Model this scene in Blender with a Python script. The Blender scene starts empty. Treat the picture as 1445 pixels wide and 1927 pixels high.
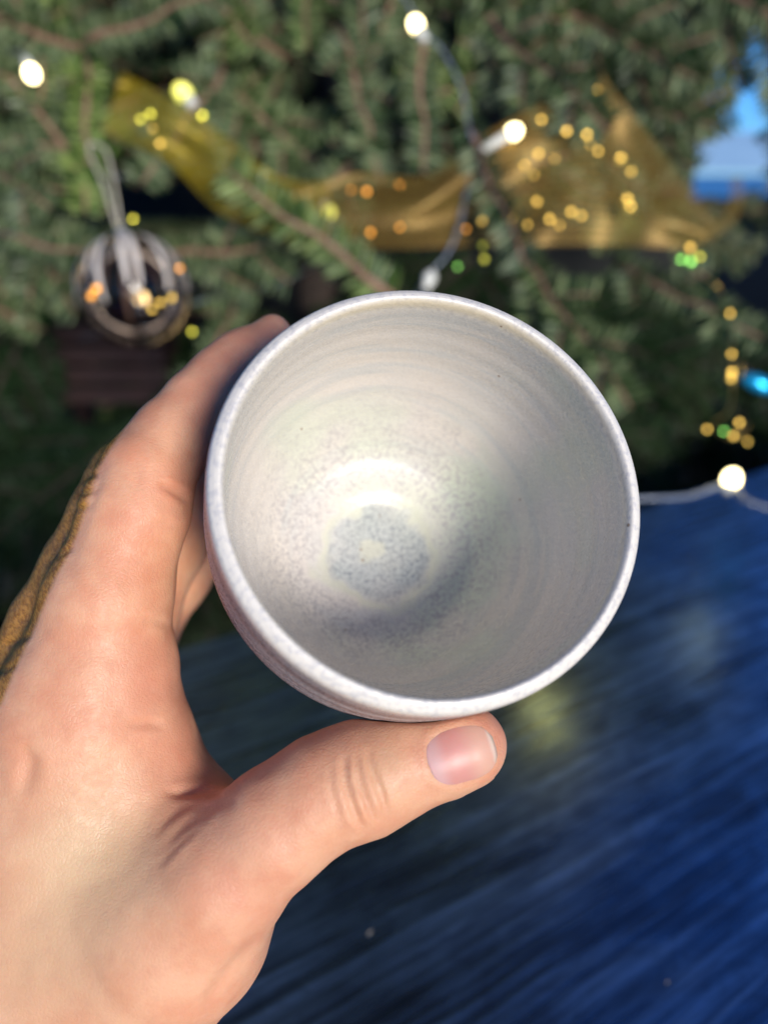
import bpy, bmesh, math, random
import numpy as np
from mathutils import Vector, Matrix, Euler
random.seed(7); RNG = np.random.default_rng(11)
S = bpy.context.scene
COL = S.collection
R = math.radians

# ------------------------------------------------------------------ camera
PITCH, HCAM, FPX = R(24.5), 0.30, 1392.0
cam_d = bpy.data.cameras.new('camera'); cam = bpy.data.objects.new('camera', cam_d); COL.objects.link(cam)
cam.location = (0, 0, HCAM); cam.rotation_euler = (R(90) - PITCH, 0, 0)
cam_d.sensor_fit = 'VERTICAL'; cam_d.sensor_height = 36; cam_d.lens = 26
cam_d.clip_start = 0.01; cam_d.clip_end = 2000
cam_d.dof.use_dof = True; cam_d.dof.focus_distance = 0.168; cam_d.dof.aperture_fstop = 26 / 4.2
S.camera = cam
RT = Vector((1, 0, 0)); UP = Vector((0, math.sin(PITCH), math.cos(PITCH))); FW = Vector((0, math.cos(PITCH), -math.sin(PITCH)))
CAM = Vector((0, 0, HCAM))
def cw(x, y, z):                      # camera-frame metres (right, up, depth) to world
    return CAM + RT * x + UP * y + FW * z
def at(px, py, d):                    # photograph pixel + depth to world point
    return cw((px - 722.5) / FPX * d, (963.5 - py) / FPX * d, d)

# ------------------------------------------------------------------ sky and sun
L_CAM = Vector((0.38, -0.18, 0.905)).normalized()           # direction to the sun: right, up, back
TO_SUN = (RT * L_CAM.x + UP * L_CAM.y - FW * L_CAM.z).normalized()
ELEV = math.asin(TO_SUN.z); AZ = math.atan2(TO_SUN.x, TO_SUN.y)
W = bpy.data.worlds.new('World'); S.world = W; W.use_nodes = True
nt = W.node_tree; nt.nodes.clear()
sky = nt.nodes.new('ShaderNodeTexSky'); sky.sky_type = 'NISHITA'; sky.sun_disc = False
sky.sun_elevation = ELEV; sky.sun_rotation = AZ
sky.air_density = 0.75; sky.dust_density = 0.0; sky.ozone_density = 8.0
bgn = nt.nodes.new('ShaderNodeBackground'); bgn.inputs[1].default_value = 0.15
wo = nt.nodes.new('ShaderNodeOutputWorld')
nt.links.new(sky.outputs[0], bgn.inputs[0]); nt.links.new(bgn.outputs[0], wo.inputs[0])
sd = bpy.data.lights.new('sun', 'SUN'); sd.energy = 3.75; sd.angle = R(17); sd.color = (1.0, 0.94, 0.85)
so = bpy.data.objects.new('sun', sd); COL.objects.link(so)
so.rotation_euler = (-TO_SUN).to_track_quat('-Z', 'Y').to_euler()
S.view_settings.view_transform = 'Standard'; S.view_settings.look = 'None'
S.view_settings.exposure = 0.25; S.view_settings.gamma = 1
S.cycles.use_denoising = True
S.cycles.max_bounces = 10; S.cycles.transparent_max_bounces = 24
S.cycles.caustics_reflective = False; S.cycles.caustics_refractive = False
S.cycles.sample_clamp_indirect = 6

# ------------------------------------------------------------------ helpers
def tag(o, label=None, cat=None, group=None, kind=None):
    if label: o['label'] = label
    if cat: o['category'] = cat
    if group: o['group'] = group
    if kind: o['kind'] = kind
    return o
def obj(name, verts, faces, m, parent=None, smooth=True):
    me = bpy.data.meshes.new(name)
    me.from_pydata([tuple(v) for v in verts], [], faces)
    me.update()
    if smooth: me.polygons.foreach_set('use_smooth', [True] * len(me.polygons))
    ms = m if isinstance(m, (list, tuple)) else [m]
    for k in ms: me.materials.append(k)
    o = bpy.data.objects.new(name, me); COL.objects.link(o)
    if parent: o.parent = parent
    return o
def link(name, me, parent=None, mat4=None):
    o = bpy.data.objects.new(name, me); COL.objects.link(o)
    if parent: o.parent = parent
    if mat4 is not None: o.matrix_local = mat4
    return o
def empty(name, loc):
    o = bpy.data.objects.new(name, None); COL.objects.link(o); o.location = loc; o.empty_display_size = 0.02
    return o
class MB:
    def __init__(s): s.v = []; s.f = []; s.m = []
    def add(s, v, f, mi=0):
        n = len(s.v); s.v += [tuple(p) for p in v]; s.f += [tuple(i + n for i in q) for q in f]; s.m += [mi] * len(f)
    def tube(s, pts, rad, n=8, mi=0, cap=True):
        pts = [Vector(p) for p in pts]
        if not isinstance(rad, (list, tuple)): rad = [rad] * len(pts)
        v = []; f = []; ref = Vector((0.31, 0.22, 0.92))
        for i, p in enumerate(pts):
            t = (pts[min(i + 1, len(pts) - 1)] - pts[max(i - 1, 0)]).normalized()
            a = t.cross(ref).normalized(); b = t.cross(a)
            for k in range(n):
                w = 2 * math.pi * k / n
                v.append(p + (a * math.cos(w) + b * math.sin(w)) * rad[i])
        for i in range(len(pts) - 1):
            for k in range(n):
                f.append((i * n + k, i * n + (k + 1) % n, (i + 1) * n + (k + 1) % n, (i + 1) * n + k))
        if cap:
            f.append(tuple(range(n))[::-1]); f.append(tuple((len(pts) - 1) * n + k for k in range(n)))
        s.add(v, f, mi)
    def sphere(s, c, r, n=14, m=9, mi=0, stretch=None, axis=None):
        c = Vector(c); v = []; f = []
        q = Vector((0, 0, 1)).rotation_difference(Vector(axis)) if axis is not None else None
        for i in range(m + 1):
            th = math.pi * i / m
            for k in range(n):
                ph = 2 * math.pi * k / n
                p = Vector((math.sin(th) * math.cos(ph), math.sin(th) * math.sin(ph), math.cos(th) * (stretch or 1))) * r
                if q: p = q @ p
                v.append(c + p)
        for i in range(m):
            for k in range(n):
                f.append((i * n + k, (i + 1) * n + k, (i + 1) * n + (k + 1) % n, i * n + (k + 1) % n))
        s.add(v, f, mi)
    def box(s, lo, hi, mi=0):
        x0, y0, z0 = lo; x1, y1, z1 = hi
        s.add([(x0, y0, z0), (x1, y0, z0), (x1, y1, z0), (x0, y1, z0), (x0, y0, z1), (x1, y0, z1), (x1, y1, z1), (x0, y1, z1)],
              [(0, 3, 2, 1), (4, 5, 6, 7), (0, 1, 5, 4), (1, 2, 6, 5), (2, 3, 7, 6), (3, 0, 4, 7)], mi)
    def mesh(s, name, mats, smooth=True):
        me = bpy.data.meshes.new(name); me.from_pydata(s.v, [], s.f); me.update()
        for m in (mats if isinstance(mats, (list, tuple)) else [mats]): me.materials.append(m)
        me.polygons.foreach_set('material_index', s.m)
        if smooth: me.polygons.foreach_set('use_smooth', [True] * len(me.polygons))
        return me
    def build(s, name, mats, parent=None, smooth=True):
        return link(name, s.mesh(name, mats, smooth), parent)
def catmull(pts, n=8):
    pts = [Vector(p) for p in pts]; P = [pts[0] * 2 - pts[1]] + pts + [pts[-1] * 2 - pts[-2]]; out = []
    for i in range(1, len(P) - 2):
        a, b, c, d = P[i - 1], P[i], P[i + 1], P[i + 2]
        for k in range(n):
            t = k / n
            out.append(0.5 * ((2 * b) + (c - a) * t + (2 * a - 5 * b + 4 * c - d) * t * t + (3 * b - a - 3 * c + d) * t ** 3))
    out.append(pts[-1]); return out

# ------------------------------------------------------------------ node helpers
class NT:
    def __init__(s, name):
        s.m = bpy.data.materials.new(name); s.m.use_nodes = True; s.t = s.m.node_tree
        s.b = s.t.nodes['Principled BSDF']; s.out = s.t.nodes['Material Output']
    def n(s, typ, **kw):
        x = s.t.nodes.new(typ)
        for k, v in kw.items(): setattr(x, k, v)
        return x
    def l(s, a, b): s.t.links.new(a, b)
    def put(s, sock, v):
        if hasattr(v, 'links'): s.l(v, sock)
        else: sock.default_value = v
    def coord(s): return s.n('ShaderNodeTexCoord').outputs['Object']
    def noise(s, vec, scale, detail=3, rough=0.55, dist=0.0):
        x = s.n('ShaderNodeTexNoise'); s.put(x.inputs['Vector'], vec)
        x.inputs['Scale'].default_value = scale; x.inputs['Detail'].default_value = detail
        x.inputs['Roughness'].default_value = rough; x.inputs['Distortion'].default_value = dist
        return x.outputs['Fac']
    def mapr(s, v, a, b, c=0.0, d=1.0, smooth=True):
        x = s.n('ShaderNodeMapRange'); x.interpolation_type = 'SMOOTHSTEP' if smooth else 'LINEAR'
        s.put(x.inputs[0], v); x.inputs[1].default_value = a; x.inputs[2].default_value = b
        x.inputs[3].default_value = c; x.inputs[4].default_value = d
        return x.outputs[0]
    def math(s, op, a, b=None, c=None):
        x = s.n('ShaderNodeMath'); x.operation = op; s.put(x.inputs[0], a)
        if b is not None: s.put(x.inputs[1], b)
        if c is not None: s.put(x.inputs[2], c)
        return x.outputs[0]
    def mix(s, f, a, b, mode='MIX'):
        x = s.n('ShaderNodeMix'); x.data_type = 'RGBA'; x.blend_type = mode
        s.put(x.inputs[0], f)
        s.put(x.inputs[6], a if hasattr(a, 'links') else (*a, 1)); s.put(x.inputs[7], b if hasattr(b, 'links') else (*b, 1))
        return x.outputs[2]
    def bump(s, h, strength, dist, normal=None):
        x = s.n('ShaderNodeBump'); s.put(x.inputs['Height'], h); x.inputs['Strength'].default_value = strength
        x.inputs['Distance'].default_value = dist
        if normal is not None: s.l(normal, x.inputs['Normal'])
        return x.outputs[0]
    def scalev(s, vec, sc, rot=(0, 0, 0)):
        x = s.n('ShaderNodeMapping'); s.put(x.inputs['Vector'], vec); x.inputs['Scale'].default_value = sc; x.inputs['Rotation'].default_value = rot
        return x.outputs[0]
def simple(name, col, rough=0.5, metal=0.0, spec=0.5, emit=None, es=0.0):
    t = NT(name); b = t.b
    b.inputs['Base Color'].default_value = (*col, 1); b.inputs['Roughness'].default_value = rough
    b.inputs['Metallic'].default_value = metal; b.inputs['Specular IOR Level'].default_value = spec
    if emit: b.inputs['Emission Color'].default_value = (*emit, 1); b.inputs['Emission Strength'].default_value = es
    return t.m

# ---- table: black stained, worn satin lacquer
def mat_table():
    t = NT('table_lacquer'); P = t.coord()
    warp = t.noise(P, 5.0, 3)
    g = t.scalev(P, (3.0, 110, 4))
    wv = t.n('ShaderNodeVectorMath'); wv.operation = 'ADD'; t.l(g, wv.inputs[0])
    wc = t.n('ShaderNodeCombineXYZ'); t.l(t.math('MULTIPLY', warp, 1.4), wc.inputs[1]); t.l(wc.outputs[0], wv.inputs[1])
    grain = t.noise(wv.outputs[0], 1.6, 6, 0.62)
    fine = t.noise(t.scalev(P, (14, 300, 25)), 1.0, 5, 0.65, 0.3)
    blot = t.noise(t.scalev(P, (30, 70, 30)), 1.0, 5, 0.7, 0.8)
    patch = t.noise(t.scalev(P, (3, 9, 3)), 2.4, 4, 0.6, 0.6)
    t.put(t.b.inputs['Base Color'], t.mix(t.mapr(grain, 0.35, 0.7), (0.007, 0.009, 0.014), (0.016, 0.024, 0.045)))
    t.b.inputs['IOR'].default_value = 4.7
    t.put(t.b.inputs['Specular IOR Level'], t.math('MULTIPLY', t.mapr(grain, 0.40, 0.60, 0.62, 1.0), t.math('MULTIPLY', t.mapr(patch, 0.34, 0.54, 0.55, 1.0), t.math('MULTIPLY', t.mapr(fine, 0.36, 0.58, 0.6, 1.0), t.mapr(blot, 0.35, 0.6, 0.65, 1.0)))))
    t.b.inputs['Specular Tint'].default_value = (0.42, 0.66, 1.0, 1)
    rr = t.math('ADD', t.mapr(patch, 0.35, 0.7, 0.22, 0.36), t.mapr(grain, 0.3, 0.7, -0.04, 0.10))
    t.put(t.b.inputs['Roughness'], rr)
    h = t.math('ADD', t.math('MULTIPLY', grain, 1.0), t.math('MULTIPLY', fine, 0.6))
    t.put(t.b.inputs['Normal'], t.bump(h, 0.25, 0.0010))
    return t.m
M_table = mat_table()
def mat_noise(name, a, b, scale, rough=0.8, bump=0.3, bd=0.002):
    t = NT(name); P = t.coord(); n = t.noise(P, scale, 5)
    t.put(t.b.inputs['Base Color'], t.mix(t.mapr(n, 0.3, 0.7), a, b)); t.b.inputs['Roughness'].default_value = rough
    t.put(t.b.inputs['Normal'], t.bump(n, bump, bd)); return t.m
M_wood_raw = mat_noise('table_leg_wood', (0.012, 0.012, 0.015), (0.03, 0.03, 0.035), 30)
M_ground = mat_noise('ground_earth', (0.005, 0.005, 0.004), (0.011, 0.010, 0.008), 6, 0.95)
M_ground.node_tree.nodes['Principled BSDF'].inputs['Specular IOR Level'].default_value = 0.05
M_wall_added = mat_noise('wall_dark_render', (0.004, 0.005, 0.0045), (0.008, 0.009, 0.008), 9, 0.9)
M_rail = mat_noise('rail_pale_blue_paint', (0.10, 0.24, 0.46), (0.13, 0.28, 0.50), 12, 0.6, 0.1)
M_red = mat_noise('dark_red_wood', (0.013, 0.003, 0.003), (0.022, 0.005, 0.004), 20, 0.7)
M_bark = mat_noise('bark', (0.02, 0.014, 0.010), (0.05, 0.033, 0.025), 90, 0.9, 0.5)
M_twig = mat_noise('twig_bark', (0.16, 0.085, 0.055), (0.30, 0.175, 0.12), 160, 0.8, 0.3)
def mat_needle():
    t = NT('fir_needles'); P = t.coord()
    oi = t.n('ShaderNodeObjectInfo').outputs['Random']
    at_ = t.n('ShaderNodeAttribute'); at_.attribute_name = 'tone'
    n = at_.outputs['Fac']
    c = t.mix(n, (0.009, 0.034, 0.005), (0.205, 0.25, 0.125))
    c = t.mix(t.math('MULTIPLY', t.mapr(oi, 0.6, 1.0), 0.5), c, t.mix(n, (0.05, 0.13, 0.008), (0.33, 0.44, 0.06)))
    t.put(t.b.inputs['Base Color'], c); t.b.inputs['Roughness'].default_value = 0.42
    t.b.inputs['Specular IOR Level'].default_value = 0.4
    return t.m
M_needle = mat_needle()
M_needle_deep = simple('old_fir_needles', (0.010, 0.026, 0.007), 0.6, 0, 0.2)  # near-black needle copy; the lower tree's shade is in the colour
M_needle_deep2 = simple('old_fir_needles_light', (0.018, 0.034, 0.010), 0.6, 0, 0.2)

# ------------------------------------------------------------------ setting
gs = 1500
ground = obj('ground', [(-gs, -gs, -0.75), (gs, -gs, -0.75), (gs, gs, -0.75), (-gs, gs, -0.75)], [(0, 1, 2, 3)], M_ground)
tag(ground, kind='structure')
def mat_water():
    t = NT('far_water'); t.b.inputs['Base Color'].default_value = (0.01, 0.10, 0.30, 1); t.b.inputs['Roughness'].default_value = 0.3
    t.b.inputs['IOR'].default_value = 1.33; return t.m
water = obj('water', [(3.0, 40, -0.742), (900, 40, -0.742), (900, 1450, -0.742), (3.0, 1450, -0.742)], [(0, 1, 2, 3)], mat_water())
tag(water, kind='structure')
# table: far edge through two points seen in the photograph
def on_plane(px, py, z=0.0):
    d = RT * ((px - 722.5) / FPX) + UP * ((963.5 - py) / FPX) + FW
    return CAM + d * ((z - CAM.z) / d.z)
eA, eB = on_plane(320, 1222), on_plane(1445, 880)
edir = (eB - eA).normalized(); enor = Vector((edir.y, -edir.x, 0)); ang = math.atan2(edir.y, edir.x)
tm = Matrix.Translation(eA) @ Matrix.Rotation(ang, 4, 'Z')        # local x along the far edge, local -y towards the viewer
table = empty('table', (0, 0, 0)); table.matrix_world = tm
tag(table, 'black stained wooden table with worn satin lacquer under the hand and cup', 'table')
b = bmesh.new()
bmesh.ops.create_cube(b, size=1)
for v in b.verts: v.co = Vector((v.co.x * 1.7 + 0.25, v.co.y * 0.95 - 0.475, v.co.z * 0.03 - 0.015))
bmesh.ops.bevel(b, geom=b.edges[:], offset=0.003, segments=3, affect='EDGES')
me = bpy.data.meshes.new('tabletop'); b.to_mesh(me); b.free(); me.materials.append(M_table)
link('tabletop', me, table)
lm = MB(); lm.box((-0.03, -0.03, -0.75), (0.03, 0.03, -0.0305))
lme = lm.mesh('leg', M_wood_raw, False)
for x, y in ((-0.53, -0.07), (1.03, -0.07), (-0.53, -0.88), (1.03, -0.88)): link('leg', lme, table, Matrix.Translation((x, y, 0)))
M_lint = simple('pale_lint', (0.30, 0.26, 0.22), 0.9)
for px, py, l_, lab in ((697, 1755, .0014, 'tiny pale crumb on the black table left of centre at the bottom'), (1256, 1848, .0009, 'tiny white fleck on the black table near the lower right corner')):
    p = on_plane(px, py, 0.0006); m = MB(); m.tube([Vector((-l_, 0, 0)), Vector((0, l_ * .3, l_ * .2)), Vector((l_, l_ * .2, 0))], [l_ * .25, l_ * .4, l_ * .15], 6)
    o = m.build('crumb', M_lint); o.location = p; o.rotation_euler.z = R(40); tag(o, lab, 'crumb')
# wall added behind the tree: darkens gaps, blocks reflected sky, ends before open sky
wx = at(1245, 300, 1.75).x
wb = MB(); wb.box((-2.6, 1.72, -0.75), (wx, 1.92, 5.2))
tag(wb.build('wall', M_wall_added, None, False), 'dark unlit wall behind the fir tree', 'wall')
# pale rail far to the right
rl = empty('railing', (2.0, 3.6, -0.75)); tag(rl, 'pale blue railing against the sky beyond the tree', 'railing')
zc = at(1400, 282, 3.9).z; yy = at(1400, 282, 3.9).y
m_ = MB(); m_.box((0.6, yy, zc - 0.10), (4.5, yy + 0.06, zc + 0.085)); o = m_.build('rail', M_rail, rl, False); o.matrix_parent_inverse = Matrix.Translation(-rl.location)
pm = MB(); pm.box((-0.04, 0, 0), (0.04, 0.05, zc - 0.075 + 0.75)); pme = pm.mesh('post', M_rail, False)
for x in (2.9, 4.3): link('post', pme, rl, Matrix.Translation((x - 2.0, yy + 0.005 - 3.6, 0)))
# dark red crate
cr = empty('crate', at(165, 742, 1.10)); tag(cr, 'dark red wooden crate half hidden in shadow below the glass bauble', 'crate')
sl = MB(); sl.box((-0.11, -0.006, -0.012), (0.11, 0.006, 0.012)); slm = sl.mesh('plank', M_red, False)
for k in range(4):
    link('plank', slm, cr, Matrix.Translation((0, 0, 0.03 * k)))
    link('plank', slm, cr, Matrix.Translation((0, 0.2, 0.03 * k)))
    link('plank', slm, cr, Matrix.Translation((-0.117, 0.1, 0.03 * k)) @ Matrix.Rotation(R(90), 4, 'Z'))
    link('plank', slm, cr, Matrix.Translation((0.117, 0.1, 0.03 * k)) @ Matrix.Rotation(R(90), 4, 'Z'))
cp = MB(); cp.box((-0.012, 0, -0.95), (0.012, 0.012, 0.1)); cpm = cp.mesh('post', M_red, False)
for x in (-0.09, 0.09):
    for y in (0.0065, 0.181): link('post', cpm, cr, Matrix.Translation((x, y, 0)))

# ------------------------------------------------------------------ fir tree
def needle_rows(nb, tones, p0, p1, dens, ln, up, seed):
    big = ln > 0.02
    if big: dens = 0.0036
    rs = random.Random(seed); p0 = Vector(p0); p1 = Vector(p1); ax = (p1 - p0); L = ax.length; ax.normalize()
    up = Vector(up).normalized(); side = ax.cross(up).normalized(); up = side.cross(ax)
    n = int(L / dens)
    for i in range(n):
        f = (i + rs.random() * 0.6) / n; c = p0 + ax * (L * f)
        taper = 0.55 + 0.45 * min(1, (1 - f) * 4 + 0.15) if f > 0.8 else 1.0
        for sgn, lift in ((1, 0.08), (-1, 0.08), (1, 0.65), (-1, 0.65)):
            if rs.random() < (0.45 if big and lift > .5 else 0.10): continue
            d = (side * sgn * (1.0 - lift * 0.5) + up * (lift + rs.uniform(-0.15, 0.15)) + ax * (rs.uniform(0.2, 0.5) if big else rs.uniform(0.35, 0.75))).normalized()
            l = ln * taper * rs.uniform(0.8, 1.1); w = 0.0021 if big else 0.0014
            wd = d.cross(up if lift < 0.4 else side).normalized() * w
            a = c + d * 0.001
            tip = a + d * l + up * (l * rs.uniform(-0.05, 0.12))
            nb.add([a - wd * 0.5, a + wd * 0.5, a + d * l * 0.55 + wd, tip, a + d * l * 0.55 - wd], [(0, 1, 2, 3, 4)])
            tones += [min(1, max(0, rs.gauss(0.42, 0.34)))] * 5
def make_branch(seed, L, ntw, twl, ln=0.019, deep=None):
    rs = random.Random(seed); sb = MB(); nb = MB(); tones = []
    main = [Vector((L * k / 6, rs.uniform(-1, 1) * 0.0045 * (k > 0), -0.02 * (k / 6) ** 2 * L * 4 + rs.uniform(-1, 1) * 0.003)) for k in range(7)]
    sb.tube(main, [(0.0046 if ln > 0.02 else 0.0042) * (1 - 0.65 * k / 6) for k in range(7)], 7)
    for k in range(0 if ln > 0.02 else 2, 6): needle_rows(nb, tones, main[k], main[k + 1], 0.0030, ln, (0, 0, 1), seed * 31 + k)
    for j in range(ntw):
        f = 0.16 + 0.78 * j / ntw; k = min(5, int(f * 6)); p = main[k].lerp(main[k + 1], f * 6 - k)
        s = 1 if j % 2 else -1; a = R(rs.uniform(38, 58)); l = twl * (1 - 0.55 * f) * rs.uniform(0.8, 1.15)
        d = Vector((math.cos(a), s * math.sin(a), rs.uniform(-0.25, 0.25))).normalized()
        q = p + d * l * 0.5; e = p + Vector((d.x * 1.08, d.y * 0.94, d.z - 0.06)) * l
        sb.tube([p, q, e], [0.0024, 0.0019, 0.0010], 6)
        needle_rows(nb, tones, p.lerp(q, 0.08), q, 0.0031, ln, (0, 0, 1), seed * 77 + j)
        needle_rows(nb, tones, q, e, 0.0031, ln, (0, 0, 1), seed * 97 + j)
    me_s = sb.mesh('branch', M_bark if deep else M_twig); me_n = nb.mesh('needles', M_needle, False)
    a_ = me_n.attributes.new('tone', 'FLOAT', 'POINT'); a_.data.foreach_set('value', tones)
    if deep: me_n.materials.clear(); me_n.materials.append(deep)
    return me_s, me_n
BR = [make_branch(s, L, n, t) for s, L, n, t in ((1, 0.42, 13, 0.17), (2, 0.36, 11, 0.15), (3, 0.46, 14, 0.19), (4, 0.32, 10, 0.13))]
DEEP = [make_branch(s, L, n, t, .026, m) for s, L, n, t, m in ((31, 0.30, 8, 0.14, M_needle_deep), (32, 0.26, 7, 0.12, M_needle_deep2), (33, 0.30, 8, 0.13, M_needle_deep))]  # lower-tree sprays, shade put into their dark bark and needle colours
SPY = [make_branch(s, L, n, t, .026) for s, L, n, t in ((21, 0.26, 6, 0.11), (22, 0.22, 5, 0.09), (23, 0.30, 8, 0.12))]
SPR = [make_branch(s, L, n, t, 0.026) for s, L, n, t in ((11, 0.20, 3, 0.06), (12, 0.24, 5, 0.08), (13, 0.17, 0, 0.05))]
TX, TY, ZB, ZT = -0.10, 1.22, -0.75, 2.3
tree = empty('fir_tree', (TX, TY, ZB)); tag(tree, 'bushy green fir tree hung with lights, ribbon and a glass bauble behind the cup', 'tree')
tb = MB(); tb.tube([(random.uniform(-.008, .008), random.uniform(-.008, .008), h * (ZT - ZB) / 10) for h in range(11)], [0.045 * (1 - 0.9 * h / 10) for h in range(11)], 12)
tb.build('trunk', M_bark, tree)
N_BR = [0]
def place(var, base, direction, roll=0.0, sc=1.0):
    x = Vector(direction).normalized(); up = Vector((0, 0, 1))
    y = up.cross(x)
    if y.length < 0.05: y = Vector((0, 1, 0))
    y.normalize(); z = x.cross(y)
    m = Matrix((x, y, z)).transposed().to_4x4() @ Matrix.Rotation(roll, 4, 'X')
    m = Matrix.Translation(Vector(base) - tree.location) @ m @ Matrix.Scale(sc, 4)
    b_ = link('branch', var[0], tree, m)
    n_ = link('needles', var[1], b_); n_['kind'] = 'stuff'
    N_BR[0] += 1
WIN = ((1265, 350, 52, 30), (1352, 222, 40, 32), (1428, 190, 44, 62), (1395, 282, 66, 26), (1412, 345, 44, 30), (1338, 338, 24, 18), (1396, 98, 28, 24))     # open gaps in the crown with sky behind
def topix(p):
    q = Vector(p) - CAM; d = q.dot(FW); return q.dot(RT) / d * FPX + 722.5, 963.5 - q.dot(UP) / d * FPX, d
def blocked(p, q, mg=24):
    for k in (0.15, 0.4, 0.65, 0.9):
        x, y, d = topix(p.lerp(q, k))
        for cx, cy, rx, ry in WIN:
            if ((x - cx) / (rx + mg)) ** 2 + ((y - cy) / (ry + mg)) ** 2 < 1: return True
        if d < 0.80 and ((x - 250) / 150) ** 2 + ((y - 500) / 190) ** 2 < 1: return True
        if d < 0.76 and (560 < x < 1340 and 180 < y < 480): return True
        if d < 0.78 and (200 < x < 560 and 140 < y < 440 and abs(y - 150 - (x - 200) * .75) < 90): return True
        if y > 490 and d < 1.2: return True
    return False
def crown_r(z): return 0.62 * max(0.0, (ZT - z) / (ZT + 0.35)) ** 0.85
rs = random.Random(5)
z = -0.45; 
while z < 2.1:
    r = crown_r(z); n = 7 if z < 1.0 else 5
    a0 = rs.random() * 6.28
    for k in range(n):
        a = a0 + 6.283 * k / n + rs.uniform(-.25, .25)
        d = Vector((math.cos(a), math.sin(a), rs.uniform(-0.12, 0.22)))
        if d.y > 0.55: continue                               # the far side, hidden by the crown itself
        var = rs.choice(BR); L = 0.44; sc = min(1.15, max(0.45, r / 0.46 * rs.uniform(0.85, 1.1)))
        start = max(0.0, r - L * sc)
        p_ = Vector((TX + d.x * start, TY + d.y * start, z))
        if blocked(p_, p_ + d.normalized() * L * sc, 24 if d.y < 0.2 else 6): continue
        if z < 0.12 and d.y < -0.2 and rs.random() < 0.6: continue
        place(var, p_, d, rs.uniform(-0.5, 0.5), sc)
    z += 0.085 if z < 1.0 else 0.13
# sprays on the near side of the crown, spread flat towards the viewer
for k in range(90):
    px, py = rs.uniform(-120, 1330), rs.uniform(-150, 900)
    if py > 520 and rs.random() < 0.75: continue
    if px > 1080 and py > 420 and rs.random() < 0.4: continue
    dd = rs.uniform(0.74, 0.92); p = at(px, py, dd)
    a = rs.uniform(-2.6, -0.4) if rs.random() < 0.75 else rs.uniform(0, 6.28)
    if px > 900: dd += 0.06; a = rs.uniform(-1.3, 0.5)
    q = p + RT * math.cos(a) * 0.2 + UP * math.sin(a) * 0.2 - FW * rs.uniform(0.02, 0.09)
    if blocked(p, q): continue
    x = (q - p).normalized(); y = Vector((0, 0, 1)).cross(x).normalized(); z_ = x.cross(y); v_ = (CAM - p).normalized()
    roll = math.atan2(-v_.dot(y), v_.dot(z_)) + rs.uniform(-0.6, 0.6)
    place(rs.choice(SPY), p, x, roll, rs.uniform(0.75, 1.0))
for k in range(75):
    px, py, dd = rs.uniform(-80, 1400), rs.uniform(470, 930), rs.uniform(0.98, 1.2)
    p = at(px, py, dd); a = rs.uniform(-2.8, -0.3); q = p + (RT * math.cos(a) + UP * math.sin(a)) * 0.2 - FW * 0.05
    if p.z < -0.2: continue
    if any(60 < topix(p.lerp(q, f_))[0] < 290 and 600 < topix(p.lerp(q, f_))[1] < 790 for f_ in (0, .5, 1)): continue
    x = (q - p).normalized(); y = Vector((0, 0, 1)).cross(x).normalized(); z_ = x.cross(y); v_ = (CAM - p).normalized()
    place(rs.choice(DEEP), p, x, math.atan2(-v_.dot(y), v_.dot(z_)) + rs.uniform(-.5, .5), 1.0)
for k in range(75):
    px, py, dd = rs.uniform(1150, 1500), rs.uniform(-80, 430), rs.uniform(0.88, 1.25)
    p = at(px, py, dd); a = rs.uniform(-2.2, 1.2); q = p + (RT * math.cos(a) + UP * math.sin(a)) * 0.12 - FW * 0.03
    if blocked(p, q, 4): continue
    x = (q - p).normalized(); y = Vector((0, 0, 1)).cross(x).normalized(); z_ = x.cross(y); v_ = (CAM - p).normalized()
    place(rs.choice(SPY), p, x, math.atan2(-v_.dot(y), v_.dot(z_)) + rs.uniform(-.5, .5), 0.5)
# sprigs that hang towards the viewer, seen one by one
def sprig(x0, y0, d0, x1, y1, d1, var=0, roll=0.0):
    p, q = at(x0, y0, d0), at(x1, y1, d1); v = SPR[var]
    L = (0.20, 0.24, 0.17)[var]
    x = (q - p).normalized(); y = Vector((0, 0, 1)).cross(x).normalized(); z_ = x.cross(y); v_ = (CAM - p).normalized()
    place(v, p, q - p, math.atan2(-v_.dot(y), v_.dot(z_)) + (roll - 0.5) * 0.8, max(0.9, min(1.1, (q - p).length / L)))
for a in ((740, 560, .66, 430, 315, .62, 2, 0.9), (200, 400, .78, 35, 165, .70, 1, 0.4), (790, 60, .70, 800, 260, .66, 2, 0.3), (885, 240, .66, 940, 400, .62, 2, 1.2),
          (150, 90, .72, -40, 30, .66, 1, 0.2), (160, 80, .72, 330, 10, .68, 2, 0.3), (160, 100, .74, 170, 330, .70, 0, 0.3), (540, 110, .80, 400, 10, .72, 1, 0.5),
          (700, 250, .76, 590, 400, .70, 0, 0.6), (1050, 60, .78, 860, 160, .72, 1, 0.4), (1180, 60, .80, 1000, 20, .72, 1, 0.2), (300, 480, .74, 520, 460, .70, 1, 0.5),
          (80, 620, .80, -60, 560, .72, 1, 0.2), (420, 130, .76, 330, 260, .70, 0, 0.7), (640, 60, .74, 700, 250, .70, 0, 0.2), (880, 0, .72, 980, 90, .68, 1, 0.5),
          (0, 440, .74, 140, 470, .70, 2, 0.3), (1150, 500, .80, 1290, 560, .74, 0, 0.2), (980, 480, .78, 1080, 610, .72, 1, 0.3), (440, 560, .80, 400, 680, .74, 0, 0.1),
          (1200, 180, .92, 1340, 60, .9, 1, 0.3), (1230, 120, .95, 1300, 10, .9, 1, .2)): sprig(*a)

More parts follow.
